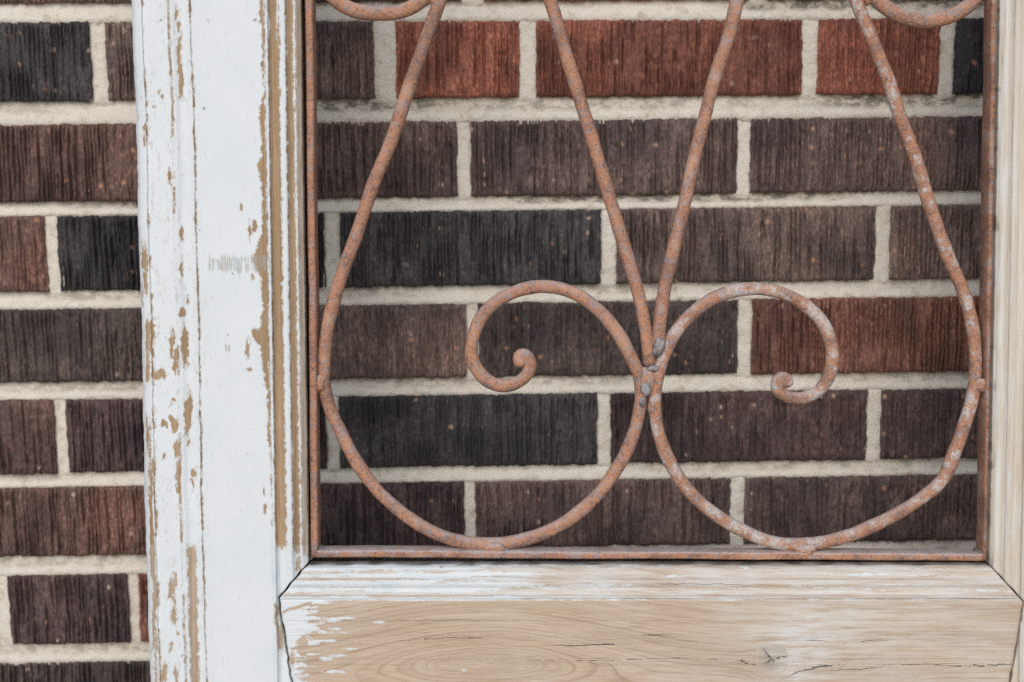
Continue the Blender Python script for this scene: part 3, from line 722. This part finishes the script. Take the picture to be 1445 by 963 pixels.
# --- rails: grain along the length, mitred moulding on the edge towards the ironwork
def rail(top):
    lo, hi = 0.0, t_rail + 0.0
    T = np.concatenate([np.arange(lo, t_groove - 0.002, 0.00085), np.arange(t_groove - 0.002, hi, 0.00045), [hi]])
    if top:
        T = np.concatenate([np.arange(2 * t_m - T_TOP, hi, 0.003), [hi]])
    sl = lerp_pts(T, joint_L) + GAP + 0.0004 * vn(T * 260, T * 0, 31) + 0.0002 * vn(T * 700, T * 0, 32)
    sr = lerp_pts(T, JR) - GAP * 0.8 - 0.0004 * vn(T * 200, T * 0, 35)
    u = np.linspace(0, 1, 90 if top else 560)
    S = sl[:, None] + (sr - sl)[:, None] * u
    arr = t_rail - 0.0011 * (S - fp(915, 795)[0])      # the arris falls a little to the right
    T2 = np.minimum(np.broadcast_to(T[:, None], S.shape), arr)
    E = (t_rail - T[:, None] + 0 * S) / (t_rail - t_groove) * 51.0
    N = n_in(E) * np.interp(E, [0, 60], [0.9, 1.0])
    ed = np.minimum(u, 1 - u)[None, :] * 900
    N = N - 0.0008 * sstep(3.0, 0.0, ed)
    N = N - 0.003 * sstep(0.006, 0.0, T[:, None])
    px, py = px_of(S, T2)
    x, y = px, py
    N = N + 0.00012 * fbm(S * 25, T2 * 60, 212, 3) + 0.00010 * vn(S * 60, T2 * 700, 213)
    P = along_ray(S, T2, N)
    # growth rings: cathedral figure and a knot the grain flows round
    Y = -y
    c0x, c0y = 690, -938
    h = 34 * np.tanh(np.abs(x - c0x) / 190.0) ** 1.4
    g = np.sign(Y - c0y) * 0 + np.sqrt((Y - c0y) ** 2 + (1.0 * h) ** 2 + 6.0)
    far = (Y + 870) * 1.0 + 0.012 * (x - 900)
    wgt = np.exp(-((x - c0x) / 260.0) ** 2)
    kx, ky, kr = 1091, -931, 23.0
    r2 = (x - kx) ** 2 + ((Y - ky) * 1.0) ** 2 + 1e-6
    flow = (Y - ky) * (1 - np.exp(-r2 / 5200.0) * kr * kr / np.maximum(r2, kr * kr)) + 0.0
    g = wgt * g + (1 - wgt) * (flow + 61)
    g = g + 3.0 * fbm(x / 160, y / 40, 221, 3) + 0.8 * vn(x / 40, y / 12, 222)
    r = np.sqrt(r2)
    ringk = sstep(kr + 9, kr - 3, r)
    g = g * (1 - ringk) + (61 + r * 0.55) * ringk
    knot = sstep(kr - 1.0, kr - 5.0, r + 3.2 * vn(x / 9, y / 9, 230)) * 0.66
    # old paint: the end by the white stile, the moulding, a few streaks
    B = np.full(S.shape, 7.0)
    en = 9 * vn(x / 26, y / 2.6, 231) + 6 * vn(x / 60, y / 5, 232)
    B = np.minimum(B, (x - np.interp(y, [848, 865, 880, 905, 925, 963], [470, 445, 452, 448, 436, 446]) - 2.6 * en) * 0.16)
    pat = lambda cx, cy, rx, ry: -ell(x, y + 0.5 * vn(x / 8, y / 3, 235), cx, cy, rx, ry) * 1.6 + 0.4
    for q in [(466, 876, 18, 2.5), (488, 873, 22, 2.6), (533, 878, 11, 2.2), (470, 888, 16, 2.2), (462, 930, 14, 3), (470, 948, 15, 3), (478, 925, 12, 2), (492, 916, 10, 1.8), (655, 947, 4, 3), (455, 905, 18, 2.5), (470, 893, 26, 1.5)]:
        B = np.minimum(B, pat(*q))
    B = np.maximum(B, np.where((x > 398) & (x < 440), -np.abs(y - (864 - (x - 398) * 0.30 - 0.006 * (x - 398) ** 2 * 0 )) * 1.2 + 2.4, -9))
    B = np.maximum(B, ell(x, y, 427, 912, 8, 14) * 1.2); B = np.maximum(B, ell(x, y, 412, 930, 3, 9) * 1.2)
    mould = E < 51.5
    fade = sstep(700, 790, x + 40 * vn(x / 90, E / 9, 240))
    st = 4.2 * vn(x / 120, E / 4.2, 241) + 2.6 * vn(x / 34, E / 2.2, 242)
    Bm = st - 0.8 + np.interp(E, [0, 5, 9, 12, 15, 18, 22, 30, 36, 40, 44, 47, 49, 51], [-3, -2, 1.5, 0.5, -3.2, 0, 2.2, -3.6, -2.0, 0.5, 3.0, 0.8, -4.0, -3.2]) + fade * 6.5 - 0.6
    B = np.where(mould, Bm, B)
    lineE = -3.0 + np.abs(E - 50.5) * 1.5 + 3.5 * sstep(760, 980, x) * (vn(x / 25, E * 0, 243) > -0.2)
    B = np.minimum(B, lineE + 0.6)
    wash = np.where(mould, 0.82 + 0.22 * vn(x / 90, E / 5, 244), 0.16 + 0.10 * vn(x / 80, y / 30, 245))
    wash = wash + np.where(mould, 0, 0.75 * sstep(60, 8, np.hypot((x - 1132) / 1.0, (y - 918) / 1.3)) * (0.6 + 0.4 * vn(x / 9, y / 7, 246)))
    wash = wash + np.where(mould, 0, 0.32 * sstep(95, 10, np.hypot((x - 1150) / 1.7, (y - 885) / 0.8)) + 0.26 * sstep(850, 1200, x))
    teal = np.where(mould & (x < 800), 0.35 * sstep(0.1, 0.6, vn(x / 50, E / 3, 247)) * (x < 640) + 0.22, 0.0)
    grime_shade = np.clip(0.95 - E / 5.5, 0, 0.95) * np.clip(0.75 + 0.5 * vn(x / 22, E / 2, 250), 0.2, 1)  # gap shade under the bar, with grime, painted along the arris
    grime_shade = np.maximum(grime_shade, 0.5 * sstep(1.9, 0.4, np.abs(E - 49.2)) * np.clip(0.5 + 0.5 * vn(x / 70, x * 0, 251) + 0.3 * vn(x / 9, x * 0, 253), 0.1, 1) * sstep(640, 860, x))
    CR = [([(1003, 931), (1030, 932), (1046, 933), (1058, 937), (1073, 940)], 0.9), ([(1108, 956), (1130, 947), (1160, 941), (1193, 938)], 1.0),
          ([(1172, 947), (1220, 944), (1250, 942)], 0.55), ([(1190, 908), (1225, 905), (1250, 904)], 0.5), ([(1325, 941), (1370, 940), (1432, 938)], 0.85),
          ([(775, 911), (830, 911), (880, 909)], 0.75), ([(772, 933), (860, 932), (925, 930)], 0.45), ([(910, 930), (960, 929), (1005, 930)], 0.3),
          ([(900, 897), (930, 896), (950, 895)], 0.35), ([(1140, 904), (1165, 905)], 0.4), ([(1255, 938), (1300, 938), (1350, 937)], 0.35),
          ([(560, 876), (640, 875), (700, 876)], 0.25), ([(560, 905), (620, 901), (690, 899)], 0.3),
          ([(915, 825), (980, 824), (1050, 826)], 0.35), ([(1075, 914), (1086, 927), (1098, 941)], 1.3), ([(1078, 936), (1090, 931), (1110, 925)], 1.2)]
    grime_shade = np.maximum(grime_shade, 0.16 * sstep(2.6, 0.4, np.abs(r - kr + 3 + 1.5 * vn(x / 7, y / 7, 252))))
    csd, cw = cracks_field(x, y, CR)
    if top:
        B = B * 0 + 6; wash = wash * 0 + 0.3; knot = knot * 0; cw = cw * 0 - 1
    at = {'gc': ('FLOAT_VECTOR', np.stack([S, T2, N], -1)), 'ring': ('FLOAT', g * PXM), 'bare': ('FLOAT', np.clip(B, -8, 8)), 'wash': ('FLOAT', np.clip(wash, 0, 1)),
          'teal': ('FLOAT', teal), 'knot': ('FLOAT', knot), 'grime_shade': ('FLOAT', np.clip(grime_shade, 0, 1)), 'csd': ('FLOAT', csd), 'cw': ('FLOAT', cw)}
    if top:
        P = P[::-1].copy(); P[..., 1] = 2 * t_m - P[..., 1]
        at = {k: (a, np.asarray(b)[::-1]) for k, (a, b) in at.items()}
    km = int(np.searchsorted(T, t_groove))
    return solid('rail', P, at, M_RWOOD, [('moulding', 'r', 0, len(T) - 1 - km) if top else ('moulding', 'r', km, 10 ** 6)])
rail(False)['label'] = 'stripped pine bottom rail with a grey knot and remnants of white paint'
rail(True)

# the rails' tenons, dark in the open joints
for (sa, sb) in ((fp(380, 850)[0], fp(450, 850)[0]), (fp(1385, 850)[0], fp(1460, 850)[0])):
    for z0, z1 in ((0.008, t_groove - 0.004), (2 * t_m - t_groove + 0.004, T_TOP - 0.008)):
        v = [(s, t, n) for n in (-0.027, -0.016) for t in (z0, z1) for s in (sa, sb)]
        mesh_obj('tenon', v, [(0, 2, 3, 1), (4, 5, 7, 6), (0, 1, 5, 4), (2, 6, 7, 3), (0, 4, 6, 2), (1, 3, 7, 5)], mat_plain('dark_tenon_wood', (0.07, 0.05, 0.03), (0.11, 0.08, 0.05), 60) if 'dark_tenon_wood' not in bpy.data.materials else bpy.data.materials['dark_tenon_wood'], frame, False)

# ------------------------------------------------------------------ iron grille
grille = thing('iron_grille', 'rusty wrought iron grille with curled scrolls set in the wooden frame', 'grille', MF)
BAR_F, BAR_D, BAR_W = -0.0140, 0.016, 0.0047
N_ROD = BAR_F - 0.0078
R_ROD = 0.00418

def spline(pts, step=0.0016):
    P = np.array(pts, float)
    d_ = np.concatenate([[0], np.cumsum(np.sqrt(np.linalg.norm(np.diff(P, axis=0), axis=1)))])
    out = []
    E = np.vstack([2 * P[0] - P[1], P, 2 * P[-1] - P[-2]])
    for i in range(len(P) - 1):
        p0, p1, p2, p3 = E[i], E[i + 1], E[i + 2], E[i + 3]
        # centripetal Catmull-Rom
        t0 = 0; t1 = t0 + max(1e-6, np.linalg.norm(p1 - p0)) ** .5; t2 = t1 + max(1e-6, np.linalg.norm(p2 - p1)) ** .5; t3 = t2 + max(1e-6, np.linalg.norm(p3 - p2)) ** .5
        n_ = max(2, int(np.linalg.norm(p2 - p1) / step))
        t = np.linspace(t1, t2, n_, endpoint=False)[:, None]
        A1 = (t1 - t) / (t1 - t0) * p0 + (t - t0) / (t1 - t0) * p1
        A2 = (t2 - t) / (t2 - t1) * p1 + (t - t1) / (t2 - t1) * p2
        A3 = (t3 - t) / (t3 - t2) * p2 + (t - t2) / (t3 - t2) * p3
        B1 = (t2 - t) / (t2 - t0) * A1 + (t - t0) / (t2 - t0) * A2
        B2 = (t3 - t) / (t3 - t1) * A2 + (t - t1) / (t3 - t1) * A3
        out.append((t2 - t) / (t2 - t1) * B1 + (t - t1) / (t2 - t1) * B2)
    return np.vstack(out + [P[-1:]])

def rod(name, pts_px, seed, mirror=False, resid=0.3, r0=R_ROD, curl=0.0, mat=None):
    st = [fp(x, y, N_ROD) for x, y in pts_px]
    P = spline(st)
    # smooth the hand-measured line a little, keep the small kinks of the hand-bent rod
    for _ in range(6):
        P[1:-1] = 0.5 * P[1:-1] + 0.25 * (P[:-2] + P[2:])
    n_ = len(P); L = np.arange(n_) * 0.0016
    tan = np.gradient(P, axis=0); tan /= np.linalg.norm(tan, axis=1)[:, None] + 1e-12
    nor = np.stack([-tan[:, 1], tan[:, 0]], -1)
    P = P + nor * (0.00030 * vn(L * 28, L * 0, seed))[:, None]
    sides = 18
    th = np.linspace(0, 2 * math.pi, sides, endpoint=False)
    Lg, Th = np.meshgrid(L, th, indexing='ij')
    rr = r0 * (1 + 0.05 * vn(Lg * 60, 0 * Th, seed + 1) + 0.05 * vn(Lg * 160, np.cos(Th) * 1.6 + 5, seed + 2) * 1.0 + 0.03 * vn(Lg * 330, np.sin(Th) * 3 + 9, seed + 3))
    nd = N_ROD + 0.0007 * vn(L * 14, L * 0, seed + 6) + curl * np.clip((L - L[-1] + 0.05) / 0.05, 0, 1) ** 2
    V = np.zeros((n_, sides, 3))
    V[..., 0] = P[:, None, 0] + nor[:, None, 0] * np.cos(Th) * rr
    V[..., 1] = P[:, None, 1] + nor[:, None, 1] * np.cos(Th) * rr
    V[..., 2] = nd[:, None] + np.sin(Th) * rr
    if mirror: V[..., 1] = 2 * t_m - V[..., 1]
    i = np.arange(n_ - 1)[:, None] * sides; j = np.arange(sides)[None, :]; jn = (j + 1) % sides
    q = np.stack([i + j, i + sides + j, i + sides + jn, i + jn], -1).reshape(-1, 4)
    # rounded ends
    ve = []; fe = []
    for row, sg in ((0, -1), (n_ - 1, 1)):
        c = V[row].mean(0); tx = tan[row] * sg
        tx3 = np.array([tx[0], tx[1] * (-1 if mirror else 1), 0])
        prev = np.arange(sides) + row * sides
        for f, dp in ((0.80, 0.45), (0.35, 0.75)):
            ring_ = c + (V[row] - c) * f + tx3 * r0 * dp * 0.8
            o = n_ * sides + len(ve); ve += ring_.tolist(); cur = np.arange(sides) + o
            for k_ in range(sides):
                a, b, c2, d2 = prev[k_], prev[(k_ + 1) % sides], cur[(k_ + 1) % sides], cur[k_]
                fe.append([a, b, c2, d2] if sg < 0 else [d2, c2, b, a])
            prev = cur
        fe.append(prev.tolist() if sg < 0 else prev[::-1].tolist())
    faces = q.tolist() + fe
    if mirror: faces = [f[::-1] for f in faces]
    faces = [f[::-1] for f in faces]
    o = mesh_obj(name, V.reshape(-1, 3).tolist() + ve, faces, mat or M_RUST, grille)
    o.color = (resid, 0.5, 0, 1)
    return o

SCR_L = [(712, -238), (690, -185), (662, -112), (621, 2), (602, 54), (584, 104), (565, 160), (549, 208), (533, 244), (524, 268), (504, 330), (490, 366), (477, 402), (465, 448), (458.5, 490), (457, 518), (458, 550), (469, 585), (482, 612), (493, 636), (510, 664), (534, 695), (568, 725),
         (603, 747), (637.6, 761), (672, 767), (707, 767), (741, 761), (776, 749), (811, 728), (845, 697), (869, 664), (887, 632), (900.6, 590), (904.5, 556), (902, 531), (890, 504), (873, 471),
         (845, 438), (811, 414), (769, 404), (734.5, 409), (703, 424), (679, 448), (667, 479), (665, 504), (676, 526), (693, 541), (714, 545), (734.5, 538), (747, 524), (749.5, 510), (743, 500), (733.5, 499), (731, 506), (735, 512)]
SCR_R = [(1110, -238), (1131, -180), (1168, -95), (1211.5, 11), (1236, 68), (1254, 114), (1268.5, 160), (1286, 207), (1297, 242), (1309.5, 285), (1321, 319), (1336, 360), (1356, 403), (1368, 442), (1375, 481), (1376.5, 513), (1375.5, 542), (1370, 570),
         (1357.6, 609), (1347, 638), (1332, 675), (1308, 698), (1268.5, 724), (1233, 742), (1197, 756), (1162, 765), (1126, 768), (1090, 765), (1055, 752), (1019, 733), (983.5, 706), (958.5, 676), (937, 636), (926, 595), (924, 559.5),
         (929, 527), (939, 495), (957, 463), (983.5, 436.5), (1019, 415), (1065, 407), (1101, 413), (1133, 429), (1158, 452.5), (1172, 481), (1175, 509.6), (1169, 534.5), (1154.5, 553), (1133, 562.5), (1112, 561), (1097, 551), (1094, 538), (1102, 530), (1111, 533), (1110, 541)]
VEE_L = [(722, -238), (752, -90), (778, 7), (797, 69), (816, 131.5), (835, 194), (854, 256), (871.5, 318), (885, 363), (900.6, 414), (911, 466), (916.5, 512)]
VEE_R = [(1101, -238), (1068, -112), (1040.5, 0), (1028, 53.5), (1010, 107), (996, 160), (980, 221), (969, 271), (958.5, 318), (949.6, 356), (939, 403), (932, 452.5), (929, 486)]
CUR_L = [(650, -130), (637, -95), (620, -43), (605, -8), (577, 13), (537, 20), (499, 15), (475, 2), (457, -20), (452, -52), (455, -92), (475, -138), (525, -160), (570, -142), (585, -104), (565, -72), (543, -76), (538, -92)]
CUR_R = [(1177, -130), (1192, -95), (1212, -46), (1231, -8), (1262, 19), (1303, 30), (1345, 21), (1373, 2), (1389, -30), (1390, -80), (1370, -130), (1320, -150), (1275, -132), (1260, -97), (1278, -67), (1303, -72), (1308, -88)]
for mir in (False, True):
    for x_ in (717, 1105): rod('rod', [(x_, -226), (x_, -330), (x_, -480), (x_, -641)], 640 + x_, mir)
    rod('scroll', SCR_L, 500, mir, 0.22, curl=0.001)
    rod('scroll', SCR_R, 520, mir, 1.0, curl=0.002)
    rod('rod', VEE_L, 540, mir, 0.15)
    rod('rod', VEE_R, 560, mir, 0.35)
    rod('curl', CUR_L, 580, mir, 0.05, 0.0046)
    rod('curl', CUR_R, 600, mir, 0.05, 0.0046)

def bar(name, a, b, horiz, seed, resid, mat=None):
    """flat iron bar on edge between two frame points, rounded arrises"""
    a = np.array(a); b = np.array(b); L = np.linalg.norm(b - a); n_ = int(L / 0.002) + 1
    tx = (b - a) / L; nx = np.array([-tx[1], tx[0]])
    c = []; rc = 0.0014; hw, hd = BAR_W / 2, BAR_D / 2
    for cx, cz, a0 in ((hw - rc, hd - rc, 0), (-(hw - rc), hd - rc, 90), (-(hw - rc), -(hd - rc), 180), (hw - rc, -(hd - rc), 270)):
        for k_ in range(4):
            an = rad(a0 + 30 * k_); c.append((cx + rc * math.cos(an), cz + rc * math.sin(an)))
    c = np.array(c); m = len(c)
    u = np.linspace(0, 1, n_)
    Lg = (u * L)[:, None]
    wob = 0.00035 * vn(Lg * 30, Lg * 0, seed) 
    g0 = (1 + 0.05 * vn(Lg * 120, np.arange(m)[None, :] * 0.7, seed + 1) + 0.03 * vn(Lg * 320, np.arange(m)[None, :] * 1.1, seed + 2))
    off = c[None, :, 0] * g0 + wob
    V = np.zeros((n_, m, 3))
    V[..., 0] = a[0] + tx[0] * Lg + nx[0] * off
    V[..., 1] = a[1] + tx[1] * Lg + nx[1] * off
    V[..., 2] = BAR_F - BAR_D / 2 + c[None, :, 1] + 0.00025 * vn(Lg * 60, np.arange(m)[None, :] * 0.5, seed + 4)
    i = np.arange(n_ - 1)[:, None] * m; j = np.arange(m)[None, :]; jn = (j + 1) % m
    q = np.stack([i + j, i + m + j, i + m + jn, i + jn], -1).reshape(-1, 4)[:, ::-1].tolist()
    q += [list(range(m))[::-1], [(n_ - 1) * m + k_ for k_ in range(m)]]
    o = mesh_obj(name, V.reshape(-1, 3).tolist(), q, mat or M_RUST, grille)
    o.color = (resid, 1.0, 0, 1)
    return o
bl = fp(440.5, 782.3, BAR_F); br = fp(1392.5, 787.3, BAR_F)
lt0 = fp(436, 0, BAR_F); rt0 = fp(1405.5, 0, BAR_F)
def ext(p, q, t):
    k_ = (q[0] - p[0]) / (q[1] - p[1]); return (p[0] + k_ * (t - p[1]), t)
bl = (bl[0] + 0.0009, bl[1]); 
t_hi = 2 * t_m - bl[1]
bar('side_bar', ext((fp(443.5, 783, BAR_F)), lt0, bl[1] - 0.002), ext(fp(443.5, 783, BAR_F), lt0, t_hi + 0.002), False, 700, 0.1)
bar('side_bar', ext(fp(1393, 788, BAR_F), rt0, br[1] - 0.002), ext(fp(1393, 788, BAR_F), rt0, t_hi + 0.002), False, 710, 0.4, M_RUSTD)
bar('bottom_bar', (bl[0] + 0.002, bl[1]), (br[0] - 0.002, br[1]), True, 720, 0.25)
bar('top_bar', (bl[0] + 0.002, t_hi), (br[0] - 0.002, t_hi), True, 730, 0.2)

def blob(name, px, py, rx, ry, rn, n0, seed, mat, rot=0.0, resid=0.1, lump=0.22, mirror=False):
    """lump of weld metal; radii in photo pixels, depth in metres"""
    c = fp(px, py, n0)
    nu, nv = 18, 11
    V = []; Fc = []
    for i in range(nv):
        ph = math.pi * i / (nv - 1) - math.pi / 2
        for j in range(nu):
            th = 2 * math.pi * j / nu
            x, y, z = math.cos(ph) * math.cos(th), math.cos(ph) * math.sin(th), math.sin(ph)
            k_ = 1 + lump * float(vn(x * 1.7 + seed, y * 1.7 + z * 2.3, seed)) + lump * 0.6 * float(vn(x * 4 + seed, y * 4 + z * 3, seed + 1))
            X, Y = x * rx * PXM * k_, y * ry * PXM * k_
            V.append((c[0] + X * math.cos(rot) - Y * math.sin(rot), c[1] + X * math.sin(rot) + Y * math.cos(rot), n0 + z * rn * k_))
    if mirror: V = [(a, 2 * t_m - b, c_) for a, b, c_ in V]
    for i in range(nv - 1):
        for j in range(nu):
            f = [i * nu + j, i * nu + (j + 1) % nu, (i + 1) * nu + (j + 1) % nu, (i + 1) * nu + j]
            Fc.append(f[::-1] if mirror else f)
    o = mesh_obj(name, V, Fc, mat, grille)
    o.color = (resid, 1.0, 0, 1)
    return o
for mir in (False, True):
    blob('weld', 914, 538, 12.5, 22, 0.0051, N_ROD, 1, M_RUST, 0.0, 0.1, 0.2, mir)
    blob('weld', 921, 575, 8.0, 9.5, 0.0046, N_ROD + 0.0012, 2, M_RUST, 0.0, 0.3, 0.18, mir)
    blob('weld', 930, 489, 8.0, 15, 0.0030, N_ROD + 0.0034, 3, M_WELD, -0.25, 0, 0.28, mir)
    blob('weld', 912, 550, 7.0, 10.0, 0.0014, N_ROD + 0.0046, 4, M_WELD, 0.2, 0, 0.4, mir)
    blob('weld', 907, 567, 4.6, 8.0, 0.0013, N_ROD + 0.0040, 5, M_WELD, -0.1, 0, 0.35, mir)
    blob('weld', 921, 520, 8.0, 4.5, 0.0014, N_ROD + 0.0040, 6, M_WELD, 0.1, 0, 0.35, mir)
    blob('weld', 450, 541, 9.0, 13, 0.0030, N_ROD + 0.0030, 7, M_RUST, 0.0, 0.15, 0.32, mir)
    blob('weld', 1385, 545, 12.0, 10.0, 0.0030, N_ROD + 0.0030, 8, M_RUST, 0.0, 0.25, 0.32, mir)
    blob('weld', 696, 775, 14.0, 9.5, 0.0034, N_ROD + 0.0042, 9, M_RUST, 0.0, 0.15, 0.32, mir)
    blob('weld', 715, 776, 4.5, 3.2, 0.0030, N_ROD + 0.0040, 10, M_WELD, 0.1, 0, 0.3, mir)
    blob('weld', 1136, 778, 14.5, 9.5, 0.0034, N_ROD + 0.0042, 11, M_RUST, 0.0, 0.15, 0.32, mir)
    blob('weld', 1148, 776, 4.0, 3.0, 0.0030, N_ROD + 0.0040, 12, M_WELD, 0.0, 0.2, 0.3, mir)
    blob('weld', 452, 776, 6.5, 7.5, 0.0060, BAR_F - 0.0085, 13, M_WELD, 0.6, 0, 0.15, mir)
    blob('weld', 1381, 780, 7.5, 6.5, 0.0060, BAR_F - 0.0080, 14, M_WELD, -0.6, 0, 0.15, mir)
blob('weld', 1223, 0, 4.5, 9, 0.0034, N_ROD, 15, M_RUSTD, 0.3, 0, 0.2)
blob('weld', 613, -5, 4.5, 12, 0.0034, N_ROD, 16, M_RUST, -0.3, 0, 0.2)
blob('weld', 716, -240, 16, 20, 0.0060, N_ROD, 17, M_RUST, 0, 0.2, 0.18)
blob('weld', 1106, -240, 16, 20, 0.0060, N_ROD, 18, M_RUST, 0, 0.2, 0.18)
